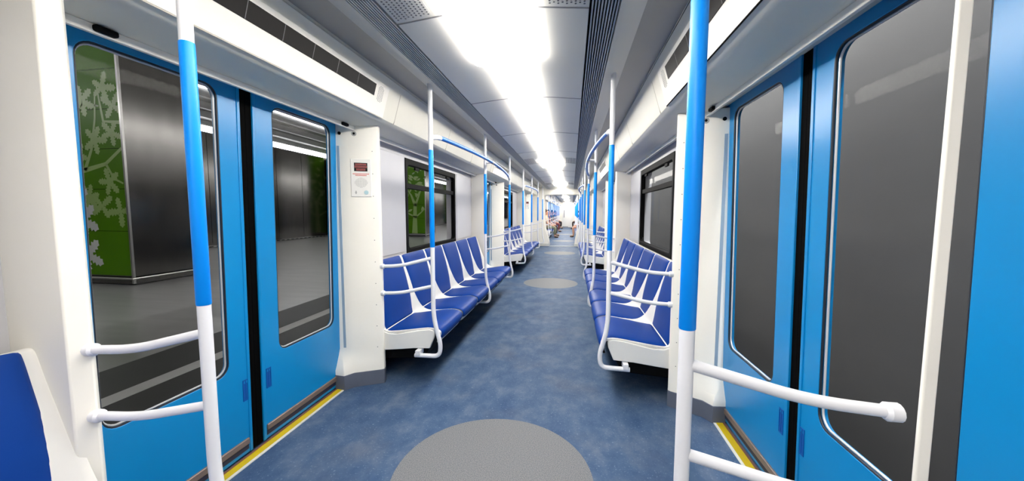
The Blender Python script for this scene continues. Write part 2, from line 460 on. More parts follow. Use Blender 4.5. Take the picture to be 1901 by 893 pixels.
# ------------------------------------------------------------------ side walls and windows
WX = 1.20
def bays(doors, ys, ye):
    """stretches of wall between doorways: (y0,y1)"""
    out = []; a = ys
    for d in doors:
        if d - DW > a + .2: out.append((a, d - DW - .04))
        a = d + DW + .04
    if ye - a > .2: out.append((a, ye))
    return out
win_no = [0]
def side_wall(name, s, doors, ys, ye, pane):
    mb = MB(); wins = []
    for a, b in bays(doors, ys, ye):
        c = None
        if b - a > 2.6:
            c = (a + b) / 2
            if a < 0: c = b - 1.545
            if b > ye - .05: c = a + 1.545
        # skin from floor to fascia, with a step outwards behind the seats
        if c is None:
            mb.box(s * WX, s * 1.32, a, b, 0, 1.88)
        else:
            plate(mb, (a, b, 0, 1.88), (c - .735, c + .735, .86, 1.75), lambda z: s * WX, s * .12, .05)
            wins.append(c)
    # jambs closing the doorway recess
    w = struct(mb.build(name, 'grey_wall', ang=30))
    mb = MB()
    for a, b in bays(doors, ys, ye):
        for c in wins:
            if a < c < b:
                for p0, p1 in ((a + .05, c - .80), (c + .80, b - .05)):
                    if p1 - p0 > .2: mb.box(s * (WX - .006), s * (WX + .002), p0, p1, .875, 1.765)
    mb.build('raised_panel', 'grey_wall', w, bevel=.004)
    for a, b in bays(doors, ys, ye):
        mb = MB(); mb.box(s * 1.184, s * 1.198, a, b, 1.838, 1.858); mb.build('top_trim', 'cream', w, bevel=.002)
    for c in wins:
        win_no[0] += 1
        f = MB()
        plate(f, (c - .745, c + .745, .85, 1.76), (c - .70, c + .70, .895, 1.70), lambda z: s * (WX - .008), s * .05, .045)
        f.box(s * (WX + .006), s * (WX + .04), c - .705, c + .705, 1.475, 1.525)
        wo = bpy.data.objects.new('window_%d' % win_no[0], None); COL.objects.link(wo); struct(wo)
        f.build('window_frame', 'black', wo, bevel=.004)
        for y_ in (c - .52, c + .40):
            g = MB(); g.box(s * (WX - .006), s * (WX + .012), y_, y_ + .10, 1.665, 1.695); g.build('window_latch', 'black', wo, bevel=.004)
        pane_mb((c - .70, c + .70, .895, 1.70), lambda z: s * (WX + .025), s * .006, .045).build('pane', pane, wo, smooth=False)
    return w
side_wall('wall_left', -1, DOORS1, Y0, YEND, 'pane'); side_wall('wall_right', 1, DOORS1, Y0, YEND, 'pane_dark')
side_wall('wall_left_next_car', -1, DOORS2, G1, Y2END, 'pane'); side_wall('wall_right_next_car', 1, DOORS2, G1, Y2END, 'pane_dark')

# ------------------------------------------------------------------ doors
def DX(z): return 1.272 - .034 * max(0, z) / 1.85
door_no = [0]
def door_leaf(s, d, e, pane, simple=False):
    """leaf of the pair: e=-1 nearer leaf, +1 farther leaf"""
    door_no[0] += 1
    o = bpy.data.objects.new('door_%d' % door_no[0], None); COL.objects.link(o); struct(o)
    xf = lambda off: (lambda z: s * (DX(z) + off))
    ya, yb = (d - .76, d - .035) if e < 0 else (d + .035, d + .76)
    wa, wb = (d - .628, d - .145) if e < 0 else (d + .16, d + .640)
    Z0, Z1 = .012, 1.90
    mb = MB(); plate(mb, (ya, yb, Z0, Z1), (wa, wb, .466, 1.818), xf(0), s * .034, .055)
    mb.build('leaf_panel', 'door', o, bevel=.003)
    mb = MB(); ringtube(mb, (wa + .001, wb - .001, .467, 1.817), xf(.005), .0045, .055)
    mb.build('window_gasket', 'gasket', o)
    mb = MB(); ringtube(mb, (wa + .007, wb - .007, .473, 1.811), xf(.014), .0042, .05)
    mb.build('window_rim', 'rim', o)
    pane_mb((wa + .002, wb - .002, .468, 1.816), xf(.018), s * .006, .053).build('pane', pane, o, smooth=False)
    sy = (d - .037, d - .001) if e < 0 else (d + .001, d + .037)
    mb = MB(); z0, z1 = Z0, Z1
    mb.loops([[(s * (DX(z0) + .004), sy[0], z0), (s * (DX(z0) + .004), sy[1], z0), (s * (DX(z0) + .04), sy[1], z0), (s * (DX(z0) + .04), sy[0], z0)],
              [(s * (DX(z1) + .004), sy[0], z1), (s * (DX(z1) + .004), sy[1], z1), (s * (DX(z1) + .04), sy[1], z1), (s * (DX(z1) + .04), sy[0], z1)]])
    mb.build('rubber_seal', 'void', o, smooth=False)
    # slim raised lip along the meeting edge
    ly = (yb - .016, yb) if e < 0 else (ya, ya + .016)
    mb = MB()
    mb.loops([[(s * (DX(z) - .004), ly[0], z), (s * (DX(z) - .004), ly[1], z), (s * (DX(z) + .004), ly[1], z), (s * (DX(z) + .004), ly[0], z)] for z in (.014, 1.895)])
    mb.build('edge_lip', 'door', o, bevel=.002)
    if simple: return o
    hy = d - .062 if e < 0 else d + .080
    mb = MB(); plate(mb, (hy - .016, hy + .016, .293, .403), (hy - .0115, hy + .0115, .299, .397), lambda z: s * (DX(z) - .0025), s * .004, .003, 2)
    mb.box(s * (DX(.35) - .0006), s * (DX(.35) + .002), hy - .012, hy + .012, .298, .398)
    mb.box(s * (DX(.35) - .002), s * (DX(.35) + .002), hy - .002, hy + .004, .30, .396)
    mb.build('handle', 'door_dark', o)
    ka, kb = (ya + .01, yb - .022) if e < 0 else (ya + .022, yb - .01)
    mb = MB(); mb.box(s * (DX(.08) - .010), s * (DX(.08) + .004), ka, kb, .062, .094); mb.build('kick_plate', 'kick', o, bevel=.004)
    mb = MB(); mb.box(s * (DX(.05) - .003), s * (DX(.05) + .004), ka, kb, .034, .061); mb.build('lower_strip', 'navy', o, bevel=.001)
    return o
for d in DOORS1:
    for s in (-1, 1):
        for e in (-1, 1): door_leaf(s, d, e, 'pane' if s < 0 else 'pane_dark')
for d in DOORS2:
    for s in (-1, 1):
        for e in (-1, 1): door_leaf(s, d, e, 'pane' if s < 0 else 'pane_dark', True)
# thresholds
tn = 0
for d in DOORS1:
    for s in (-1, 1):
        tn += 1
        o = bpy.data.objects.new('trim_threshold_%d' % tn, None); COL.objects.link(o); struct(o)
        mb = MB(); mb.box(s * 1.203, s * 1.218, d - .72, d + .72, 0, .004); mb.build('white_line', 'whiteline', o, smooth=False)
        mb = MB(); mb.box(s * 1.218, s * 1.256, d - .72, d + .72, 0, .005); mb.build('yellow_edge', 'yellow', o, smooth=False)
        mb = MB(); mb.box(s * 1.256, s * 1.268, d - .72, d + .72, 0, .007); mb.build('brown_edge', 'brown', o, smooth=False)
        # nozzle of the door sensor under the header
        for e in (-1, 1):
            mb = MB(); mb.box(s * 1.105, s * 1.14, d + e * .62 - .03, d + e * .62 + .03, 1.812, 1.832); mb.build('door_buffer', 'black', o, bevel=.006)

# ------------------------------------------------------------------ door pillars
UP = [(1.275, .700), (1.250, .694), (1.165, .711), (.998, .786), (.984, .800), (.998, .845), (1.21, .845), (1.30, .80)]
LO = [(1.275, .645), (1.200, .638), (1.160, .700), (.998, .786), (.984, .800), (.998, .845), (1.21, .845), (1.30, .80)]
pil_no = [0]
def pillar(s, d, e, full=True):
    pil_no[0] += 1
    o = bpy.data.objects.new('trim_door_pillar_%d' % pil_no[0], None); COL.objects.link(o); struct(o)
    P = lambda l, z, g=0.0: [(s * (x - g), d + e * (y - g), z) for x, y in l]
    mix = lambda t: [((1 - t) * a[0] + t * b[0], (1 - t) * a[1] + t * b[1]) for a, b in zip(LO, UP)]
    mb = MB()
    mb.loops([P(LO, .10), P(LO, .135), P(mix(.25), .165), P(mix(.75), .235), P(UP, .275), P(UP, 1.848)])
    mb.build('pillar_body', 'cream', o, bevel=.004)
    mb = MB(); mb.loops([P(LO, .0, .003), P(LO, .104, .003)]); mb.build('skirting', 'skirt', o, bevel=.002)
    # pale strip on the facet facing the doorway
    a, b = Vector((1.235, .697)), Vector((1.218, .7005))
    n = Vector((-.196, -.98)); mb = MB()
    q = [a + n * .003, b + n * .003, b - n * .002, a - n * .002]
    mb.loops([[(s * v.x, d + e * v.y, z) for v in q] for z in (.285, 1.70)])
    mb.build('finger_guard', 'strip', o, bevel=.001)
    # two locks at the top
    c = Vector((1.215, .7015)); mb = MB(); disc(mb, (s * c.x, d + e * c.y, 1.785), (s * n.x, e * n.y, 0), .011, .004)
    mb.build('lock', 'black', o)
    n2 = Vector((-.41, -.912)); c2 = Vector((1.125, .7292))
    mb = MB(); disc(mb, (s * c2.x, d + e * c2.y, 1.785), (s * n2.x, e * n2.y, 0), .017, .003); lk = mb.build('lock', 'greydot', o)
    mb = MB(); disc(mb, (s * (c2.x + n2.x * .003), d + e * (c2.y + n2.y * .003), 1.785), (s * n2.x, e * n2.y, 0), .008, .002); mb.build('keyhole', 'black', lk)
    # screws down the edge
    mb = MB()
    for k in range(11):
        c3 = Vector((1.02, .776)); z = .12 + k * .155
        disc(mb, (s * c3.x, d + e * c3.y, z), (s * n2.x, e * n2.y, 0), .003, .0012, 8)
    mb.build('screw', 'seam', o, smooth=False)
    return o
for d in DOORS1 + DOORS2:
    for s in (-1, 1):
        for e in (-1, 1):
            if d == DOOR0 and s == 1 and e == -1: continue     # only a slim post stands there
            pillar(s, d, e)
mb = MB(); mb.box(.990, 1.012, .748, .757, 0, 1.85)
struct(mb.build('trim_slim_post', 'cream', bevel=.003))

def intercom(s, d, e, label):
    n2 = Vector((-.41, -.912)); u = Vector((-.912, .41))       # face normal and the direction towards the aisle
    o0 = Vector((1.090, .7455))
    t = thing('intercom_panel', label, 'intercom', (s * o0.x, d + e * o0.y, 1.36), 'intercom panels on door pillars')
    def Q(a, z, off):
        v = u * a + n2 * off
        return (s * v.x, e * v.y, z - 1.36)
    def slab(mb, a0, a1, z0, z1, o1, o2):
        mb.loops([[Q(a0, z0, o1), Q(a1, z0, o1), Q(a1, z1, o1), Q(a0, z1, o1)], [Q(a0, z0, o2), Q(a1, z0, o2), Q(a1, z1, o2), Q(a0, z1, o2)]])
    mb = MB(); slab(mb, -.066, .066, 1.355, 1.615, -.002, .006); mb.build('faceplate', 'white_plastic', t, bevel=.002)
    mb = MB(); slab(mb, -.043, .043, 1.530, 1.588, .004, .0072); sc = mb.build('screen', 'black_gloss', t)
    mb = MB()
    for (z0, z1, a) in ((1.571, 1.583, .036), (1.553, 1.568, .040), (1.535, 1.549, .030)): slab(mb, -a, a, z0, z1, .006, .0078)
    mb.build('screen_message', 'redscreen', sc, smooth=False)
    mb = MB()
    for z, n_, in ((1.512, 13), (1.502, 9)):
        for k in range(n_):
            a = (k - (n_ - 1) / 2) * .0082; slab(mb, a - .0031, a + .0031, z - .003, z + .003, .005, .0065)
    mb.build('red_caption', 'redink', t, smooth=False)
    mb = MB()
    for i in range(-6, 7):
        for j in range(-6, 7):
            if i * i + j * j < 40:
                p = Vector(Q(i * .0066, 1.452 + j * .0055, .0055)); q = Vector(Q(i * .0066, 1.452 + j * .0055, .0068)); mb.tube([p, q], .0020, 5)
    mb.build('speaker_grille', 'greydot', t, smooth=False)
    mb = MB(); mb.tube([Q(.032, 1.385, .004), Q(.032, 1.385, .010)], .0145, 18); mb.build('call_button', 'palebutton', t)
    mb = MB(); slab(mb, -.038, -.032, 1.374, 1.396, .005, .0068); slab(mb, -.041, -.029, 1.381, 1.386, .005, .0068); mb.build('pictogram', 'greydot', t, smooth=False)
intercom(-1, DOORS1[0], 1, 'white intercom panel with dark red screen on the pillar beside the first bench')
intercom(-1, DOORS1[2], 1, 'small white intercom panel on the far pillar before the gangway, platform side')
intercom(1, DOORS1[1], 1, 'small white intercom panel on the pillar past the second doorway, tunnel side')

# ------------------------------------------------------------------ benches
SP = .5035
CP = [(.590, .318), (.572, .345), (.560, .378), (.578, .404), (.650, .415), (.780, .398), (.900, .380), (.980, .378), (1.004, .425), (1.026, .540), (1.058, .680), (1.088, .785), (1.108, .850), (1.122, .868), (1.150, .868)]
EP = [(.606, .318), (.592, .345), (.582, .376), (.598, .400), (.660, .413), (.770, .404), (.860, .404), (.915, .428), (.958, .482), (1.004, .580), (1.048, .695), (1.084, .788), (1.106, .852), (1.122, .870), (1.150, .868)]
def cr(P, t):
    n = len(P) - 1; t = min(max(t, 0), n - 1e-6); i = int(t); f_ = t - i
    p = [Vector(P[min(max(i + k, 0), n)]) for k in (-1, 0, 1, 2)]
    return .5 * ((2 * p[1]) + (-p[0] + p[2]) * f_ + (2 * p[0] - 5 * p[1] + 4 * p[2] - p[3]) * f_ ** 2 + (-p[0] + 3 * p[1] - 3 * p[2] + p[3]) * f_ ** 3)
def sm(a, b, x):
    x = min(max((x - a) / (b - a), 0), 1); return x * x * (3 - 2 * x)
def cnorm(t):
    a, b = cr(CP, t - .05), cr(CP, t + .05); d_ = (b - a).normalized(); return Vector((-d_.y, d_.x)) if True else None
def shell_pt(t, v, end=0):
    g = 0 if end and v * end > 0 else sm(.76, .95, abs(v)); return cr(CP, t).lerp(cr(EP, t), g)
def make_bench(s, nseat=6):
    parts = []
    mb = MB(); NT = 46
    vs = []
    for k in range(nseat):
        for j in range(12 if k < nseat - 1 else 13): vs.append((k, -1 + 2 * j / 12))
    pos = lambda k, v: (k + .5 + v / 2) * SP
    def column(y, v, end=0):
        ts_ = [i / NT * (len(CP) - 1) for i in range(NT + 1)]
        pf = [shell_pt(t, v, end) for t in ts_]; bk = []
        for i, p in enumerate(pf):
            d_ = (pf[min(i + 1, NT)] - pf[max(i - 1, 0)]).normalized(); n_ = Vector((-d_.y, d_.x))
            if n_.dot(Vector((-.6, 1))) < 0: n_ = -n_
            bk.append(p - n_ * .014)
        return [(s * p.x, y, p.y) for p in pf + bk[::-1]]
    cols = [column(-.022, -1, -1)] + [column(pos(k, v), v, -1 if k == 0 else 0) for k, v in vs] + [column(nseat * SP + .022, 1)]
    mb.loops(cols)
    parts.append(('seat_shell', mb, 'shell', 0, 60, 0))
    def cushion(k, t0, t1, wf, n=26, th=.015):
        mb = MB(); rows = []
        VV = [-1, -.985, -.94, -.84, -.6, -.3, 0, .3, .6, .84, .94, .985, 1]
        for i in range(n + 1):
            q = i / n; t = t0 + (t1 - t0) * q
            c = cr(CP, t); dd = (cr(CP, min(t + .06, len(CP) - 1.001)) - cr(CP, max(t - .06, 0))).normalized(); nn = Vector((-dd.y, dd.x))
            if nn.dot(Vector((-.6, 1))) < 0: nn = -nn
            he = min(1, math.sqrt(max(0, 1 - (max(0, abs(2 * q - 1) - .90) / .10) ** 2)) + .02)
            row = []
            for v in VV:
                h = th * he * math.sqrt(max(0, 1 - abs(v) ** 10)) - .004 * (1 - abs(v)) * 0
                p = c + nn * (h + .001); ww = wf(q)
                if k == 0 and v < 0: ww = .2 + .056 * min(1, ww / .232) ** .5
                row.append((s * p.x, (k + .5) * SP + v * ww, p.y))
            rows.append(row)
        mb.loops(rows, closed=False)
        return mb
    for k in range(nseat):
        # the pad narrows towards the crease, rounded front corners
        wseat = lambda q: .232 - .022 * sm(.66, 1, q) - .026 * (1 - sm(0, .14, q))
        wback = lambda q: .232 - .024 * (1 - sm(0, .30, q)) - .012 * sm(.95, 1, q)
        parts.append(('seat_cushion', cushion(k, .75, 7.0, wseat), 'cushion', 0, 70, 0))
        parts.append(('back_cushion', cushion(k, 7.15, 12.9, wback), 'cushion', 0, 70, 0))
    L = nseat * SP
    out = [(.612, .400), (.603, .385), (.607, .355), (.642, .270), (.770, .262), (.900, .246), (1.01, .234), (1.195, .234), (1.195, .40), (1.04, .42), (1.004, .378), (.96, .362), (.897, .362), (.82, .376), (.72, .398), (.64, .408)]
    for y0 in (-.030, L + .006):
        mb = MB(); mb.prism([(s * x, z) for x, z in out], y0, y0 + .024); parts.append(('end_panel', mb, 'white_plastic', .004, 35, 0))
    mb = MB()
    mb.prism([(s * x, z) for x, z in ((.70, .175), (.99, .155), (1.19, .155), (1.19, .36), (.92, .36), (.66, .37), (.63, .335), (.655, .27))], .01, L - .01)
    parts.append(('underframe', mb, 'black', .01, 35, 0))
    for y in (.02, L / 2 - .03, L - .08):
        mb = MB(); mb.box(s * 1.10, s * 1.168, y, y + .06, .002, .17); parts.append(('support_bracket', mb, 'void', .0, 35, 0))
    def place(label, y, grp='blue seat benches along the walls'):
        t = thing('seat_bench', label, 'seat bench', (0, y, 0), grp)
        for nm, mbx, m_, bv, an, sol in parts:
            o = mbx.build(nm, m_, t, bevel=bv, ang=an)
            if sol:
                so = o.modifiers.new('thick', 'SOLIDIFY'); so.thickness = sol; so.offset = -1 if s > 0 else 1
        return t
    return place
BL = make_bench(-1); BR = make_bench(1)
b1 = BL('blue six-seat bench under the window beside the intercom pillar, platform side', DOOR0 + DW + .05)
r1 = BR('blue six-seat bench under the dark window, first on the tunnel side', DOOR0 + DW + .05)
dup(b1, (0, DOOR0 - DW - .05 - 6 * SP, 0), 'blue seat bench cut off by the near cream pillar, only its last backrest showing')
dup(b1, (0, DOORS1[1] + DW + .05, 0), 'blue six-seat bench beyond the second doorway on the platform side')
dup(r1, (0, DOORS1[1] + DW + .05, 0), 'blue six-seat bench beyond the second doorway on the tunnel side')
for k, d in enumerate(DOORS2):
    w_ = ['first', 'second', 'third'][k]
    dup(b1, (0, d + DW + .05, 0), 'distant blue bench in the next car on the platform side, %s past the gangway' % w_)
    dup(r1, (0, d + DW + .05, 0), 'distant blue bench in the next car on the tunnel side, %s past the gangway' % w_)

# black heater box against the wall under each bench of this car
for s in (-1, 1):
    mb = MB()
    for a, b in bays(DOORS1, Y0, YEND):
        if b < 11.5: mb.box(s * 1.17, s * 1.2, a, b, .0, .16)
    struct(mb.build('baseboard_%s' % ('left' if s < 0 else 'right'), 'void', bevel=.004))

# ------------------------------------------------------------------ grab poles
TR = .0155
ZB, ZT = 1.005, 1.672
PX = .60
def pole(s, label, y, rails=0, bend=True, group='grab poles along the aisle'):
    """vertical pole at (s*PX, y); rails=+1/-1 puts the two side rails towards the pillar"""
    t = thing('grab_pole', label, 'grab pole', (s * PX, y, 0), group)
    X = lambda u: s * (u - PX)
    mb = MB()
    if bend:
        low = fillet([(X(.60), 0, ZB + .01), (X(.60), 0, .50), (X(.549), 0, .31), (X(.560), 0, .226), (X(.744), 0, .222)], [.16, .05, .075], 8)
    else:
        low = [(0, 0, ZB + .01), (0, 0, .003)]
    mb.tube(low, TR); mb.build('lower_tube', 'white_tube', t)
    mb = MB(); mb.tube([(0, 0, ZT - .01), (0, 0, 2.128)], TR); mb.build('upper_tube', 'white_tube', t)
    mb = MB(); mb.tube([(0, 0, ZB), (0, 0, ZB + .002), (0, 0, ZT - .002), (0, 0, ZT)], [TR + .0005, TR + .0014, TR + .0014, TR + .0005]); mb.build('blue_sleeve', 'blue_tube', t)
    if bend:
        mb = MB(); mb.box(X(.700), X(.735), -.02, .055, .226, .262); mb.build('foot_bracket', 'white_tube', t, bevel=.003)
    if rails:
        for za, zb in ((.930, .860), (.730, .665)):
            mb = MB()
            p = fillet([(0, 0, za), (X(.84), 0, zb + .008), (X(.985), rails * .004, zb)], [.12], 8)
            mb.tube(p, .0125); r = mb.build('side_rail', 'white_tube', t)
            mb = MB(); mb.tube([(X(.966), rails * .004, zb), (X(.972), rails * .004, zb), (X(.992), rails * .004, zb)], [.0135, .0185, .0185]); mb.build('end_cap', 'white_tube', r)
    return t
def poles_for(s, y_list):
    return
W = {0: 'first', 1: 'second', 2: 'third'}
A = {}
for s in (-1, 1):
    sd = SIDE[s]
    A[s, 'near'] = pole(s, 'white and blue grab pole standing closest to us with two curved rails, %s' % sd, DOOR0 - DW, -1)
    A[s, 'far'] = pole(s, 'white and blue grab pole with two rails at the start of first bench, %s' % sd, DOOR0 + DW, 1)
    A[s, 'mid'] = pole(s, 'white and blue grab pole halfway along the first bench, %s' % sd, DOOR0 + DW + 1.585, 0)
    n_, f_, m_ = A[s, 'near'], A[s, 'far'], A[s, 'mid']
    L_ = lambda o, y, l: dup(o, (s * PX, y, 0), l)
    L_(n_, DOORS1[1] - DW, 'grab pole with two rails at the far end of first bench, %s' % sd)
    L_(f_, DOORS1[1] + DW, 'grab pole with two rails just past the second doorway, %s' % sd)
    L_(m_, DOORS1[1] + DW + 1.56, 'grab pole halfway along the second bench, %s' % sd)
    L_(n_, DOORS1[2] - DW, 'grab pole with two rails at the far end of second bench, %s' % sd)
    L_(f_, DOORS1[2] + DW + .08, 'last grab pole before the gangway, %s' % sd)
    for k, d in enumerate(DOORS2):
        L_(n_, d - DW, 'tiny grab pole before the %s doorway of the next car, %s' % (W[k], sd))
        L_(f_, d + DW, 'tiny grab pole past the %s doorway of the next car, %s' % (W[k], sd))
        L_(m_, d + DW + 1.585, 'tiny grab pole halfway along the %s bench of the next car, %s' % (W[k], sd))

def overhead(s, y0, y1, label):
    t = thing('overhead_handrail', label, 'handrail', (0, 0, 0), 'bowed overhead handrails')
    L_ = y1 - y0; ym = y0 + 1.585 if L_ > 3 else (y0 + y1) / 2
    pts = []
    for i in range(41):
        q = i / 40; y = y0 + .15 + (L_ - .30) * q
        pts.append((s * (.592 - .075 * math.sin(PI * q) ** .8), y, 1.783 + .014 * math.sin(PI * q)))
    mb = MB(); mb.tube(pts, .0155); mb.build('grip_tube', 'blue_dim', t)
    for e in (0, 1):
        a = pts[0] if e == 0 else pts[-1]; py = y0 if e == 0 else y1; dy = .018 if e == 0 else -.018
        mb = MB(); mb.tube([(s * PX, py + dy * .3, 1.752), (s * PX, py + dy * 1.2, 1.762), (a[0], a[1] - dy * 2, a[2] - .004), (a[0], a[1] + dy, a[2])], [.018, .0185, .0172, .0170]); mb.build('elbow_joint', 'white_tube', t)
    q = (ym - y0 - .15) / (L_ - .30); xm = .592 - .075 * math.sin(PI * q) ** .8; zm = 1.783 + .014 * math.sin(PI * q)
    mb = MB(); mb.tube([(s * xm, ym - .045, zm), (s * xm, ym + .045, zm)], .0178); mb.build('clamp', 'clampm', t)
    mb = MB(); mb.tube([(s * xm, ym, zm), (s * PX, ym, zm)], .011); mb.build('bracket', 'white_tube', t)
for s in (-1, 1):
    overhead(s, DOOR0 + DW, DOORS1[1] - DW, 'blue bowed overhead handrail above the first bench, %s' % SIDE[s])
    overhead(s, DOORS1[1] + DW, DOORS1[2] - DW, 'blue bowed overhead handrail above the second bench, %s' % SIDE[s])
    for k, d in enumerate(DOORS2):
        overhead(s, d + DW, d + PITCH - DW, 'tiny overhead handrail above the %s bench of the next car, %s' % (W[k], SIDE[s]))

# ------------------------------------------------------------------ gangway frame and end walls
def end_frame(name, y0, y1, top):
    mb = MB()
    for s in (-1, 1):
        # post with a foot that flares inwards
        outl = [(1.30, 0), (.465, 0), (.475, .16), (.505, .34), (.560, .52), (.600, .62), (.625, .80), (.640, 1.2), (.640, 1.80), (.62, 1.86), (.58, 1.885), (.0, 1.885), (.0, 2.20), (1.30, 2.20)]
        mb.prism([(s * x, z) for x, z in outl], y0, y1)
    o = struct(mb.build(name, 'cream', bevel=.012))
    for s in (-1, 1):
        mb = MB(); mb.box(s * .45, s * .85, y0 - .012, y0, 0.001, .09); mb.build('skirting', 'whiteline', o, bevel=.004)
    return o
end_frame('wall_gangway', YEND, YEND + .10, 2.1)
end_frame('wall_gangway_next_car', G1 - .1, G1, 2.1)
mb = MB()
for s in (-1, 1): mb.box(s * .70, s * .74, YEND + .1, G1 - .1, 0, 2.1)
mb.box(-.74, .74, YEND + .1, G1 - .1, 1.95, 2.0)
struct(mb.build('wall_gangway_bellows', 'cream', smooth=False))
# far end wall of the next car with its cab door
mb = MB(); mb.box(-1.3, 1.3, Y2END - .05, Y2END, 0, 2.2); struct(mb.build('wall_end', 'cream', smooth=False))
cab = bpy.data.objects.new('door_cab', None); COL.objects.link(cab); struct(cab)
mb = MB(); mb.box(-.42, .42, Y2END - .075, Y2END - .05, .03, 1.95); mb.build('leaf_panel', 'white_plastic', cab, bevel=.006)
mb = MB(); mb.box(-.30, -.25, Y2END - .11, Y2END - .075, .80, 1.42); mb.build('handle', 'skirt', cab, bevel=.006)
mb = MB(); mb.box(-.42, .05, Y2END - .12, Y2END - .05, .0, .045); mb.build('sill', 'skirt', cab, bevel=.004)
mb = MB(); mb.box(-1.32, 1.32, Y0 - .05, Y0, 0, 2.2); struct(mb.build('wall_back', 'cream', smooth=False))

# ------------------------------------------------------------------ station outside the platform side
mb = MB(); mb.box(-30, -3.30, -14, 75, -.3, -.015); struct(mb.build('floor_platform', 'granite', smooth=False))
mb = MB(); mb.box(-3.30, -1.50, -14, 75, -.3, -.013); pe = struct(mb.build('floor_platform_edge', 'granite_dark', smooth=False))
mb = MB(); mb.box(-2.76, -2.62, -14, 75, -.0128, -.0105); mb.build('warning_line', 'plat_line', pe, smooth=False)
SWX = -12.25
mb = MB(); mb.box(SWX - .2, SWX, -14, 75, 0, 3.98)
sw = struct(mb.build('wall_station', 'steel', smooth=False))
mb = MB()
for k in range(60):
    y = -13 + k * 1.5; mb.box(SWX - .01, SWX + .002, y - .008, y + .008, .12, 3.97)
mb.build('panel_joint', 'void', sw, smooth=False)
mb = MB(); mb.box(SWX, SWX + .12, -14, 75, 0, .05); mb.build('base_ledge', 'steel_rail', sw, smooth=False)
mb = MB()
for k in range(320):
    y = -13 + k * .27; mb.box(SWX + .12, SWX + .122, y, y + .15, .008, .035)
mb.build('base_slot', 'void', sw, smooth=False)
# stepped grey cornice over the steel wall, then the ceiling
mb = MB()
mb.prism([(SWX - .2, 4.28), (SWX, 4.28), (SWX + .02, 4.42), (SWX + .25, 4.46), (SWX + .25, 4.66), (SWX + .45, 4.70), (SWX + .45, 4.92), (SWX + .7, 5.0), (SWX + .7, 5.25), (SWX - .2, 5.25)], -14, 75)
struct(mb.build('trim_station_cornice', 'st_grey', smooth=False))
mb = MB(); mb.box(-30, 2.6, -14, 75, 6.2, 6.4); struct(mb.build('ceiling_station', 'st_grey', smooth=False))
def lamp_strip(x0, x1, z0, z1, y0, y1, label, lm='station_lamp', shield=False):
    t = thing('unseen_lamp_strip' if x0 > 0 else 'lamp_strip', label, 'lamp', (0, 0, 0), 'station strip lamps')
    mb = MB(); mb.box(x0, x1, y0, y1, z0, z1); mb.build('diffuser', lm, t, smooth=False)
    mb = MB(); xm = x0 - .02; mb.box(xm, x1, y0, y1, z1, z1 + .03); mb.build('housing', 'steel_rail', t, smooth=False)
    if shield or x0 > 0:
        for k in range(8):
            yy = -12 + k * 12; mb = MB(); mb.tube([((x0 + x1) / 2, yy, z1 + .02), ((x0 + x1) / 2, yy, 6.21)], .012, 8); mb.build('hanger_rod', 'steel_rail', t)
    if shield:
        mb = MB(); mb.box(x0 - .02, x0, y0, y1, z0 - .05, z1 + .03); mb.build('added_shade', 'steel_rail', t, smooth=False)  # added board keeping the tunnel fill off the platform
    return t
lamp_strip(SWX + .0, SWX + .05, 4.02, 4.22, -14, 75, 'long white lamp strip running above the dark steel wall')
lamp_strip(SWX + .70, SWX + .73, 5.27, 5.32, -14, 75, 'thin bright lamp line high under the station ceiling')
# tunnel wall, an added unseen strip to brighten it, then the mirrored platform strip
mb = MB(); mb.box(2.35, 2.55, -14, 75, -.6, 6.2); struct(mb.build('wall_tunnel', 'tunnel', smooth=False))
lamp_strip(1.60, 1.75, 4.20, 4.45, -14, 75, 'long unseen lamp strip added above the train roof to light the tunnel wall', 'tunnel_fill', True)
lamp_strip(1.40, 1.50, 4.30, 4.42, -14, 75, 'thin lamp strip facing the platform above the train roof')

# oak leaf outline (unit length along +y)
def oak(n=5):
    r = [(0, 0), (.05, .02)]
    lob = [(.10, .12), (.20, .22), (.12, .30), (.25, .42), (.14, .50), (.27, .64), (.15, .70), (.20, .84), (.09, .90), (0, 1.0)]
    right = r + lob
    return right + [(-x, y) for x, y in reversed(right[1:-1])]
OAK = oak()
def plain_leaf():
    return [(0, 0), (.12, .2), (.2, .45), (.16, .7), (0, 1), (-.16, .7), (-.2, .45), (-.12, .2)]
PLAIN = plain_leaf()
LIM = [-99, 99]
def decal_leaf(mb, shape, cx, cz, L_, ang, y, inv=1):
    ca, sa = math.cos(ang), math.sin(ang)
    pts = [(min(max(cx + inv * (px * ca - pz * sa) * L_, LIM[0]), LIM[1]), cz + (px * sa + pz * ca) * L_) for px, pz in shape]
    vs = [mb.bm.verts.new((a, y, b)) for a, b in pts]
    c = mb.bm.verts.new((cx + inv * (-.5 * sa) * L_, y, cz + .5 * ca * L_))
    for i in range(len(vs)):
        try: mb.bm.faces.new((c, vs[i], vs[(i + 1) % len(vs)]))
        except ValueError: pass
def decal_branch(mb, pts, w, y):
    n = len(pts); L_, R_ = [], []
    for i, p in enumerate(pts):
        a = Vector(pts[max(i - 1, 0)]); b = Vector(pts[min(i + 1, n - 1)]); t = (b - a).normalized(); nn = Vector((-t.y, t.x)) * (w[i] if isinstance(w, list) else w) / 2
        L_.append(Vector(p) + nn); R_.append(Vector(p) - nn)
    vl = [mb.bm.verts.new((p.x, y, p.y)) for p in L_]; vr = [mb.bm.verts.new((p.x, y, p.y)) for p in R_]
    for i in range(n - 1): mb.bm.faces.new((vl[i], vl[i + 1], vr[i + 1], vr[i]))
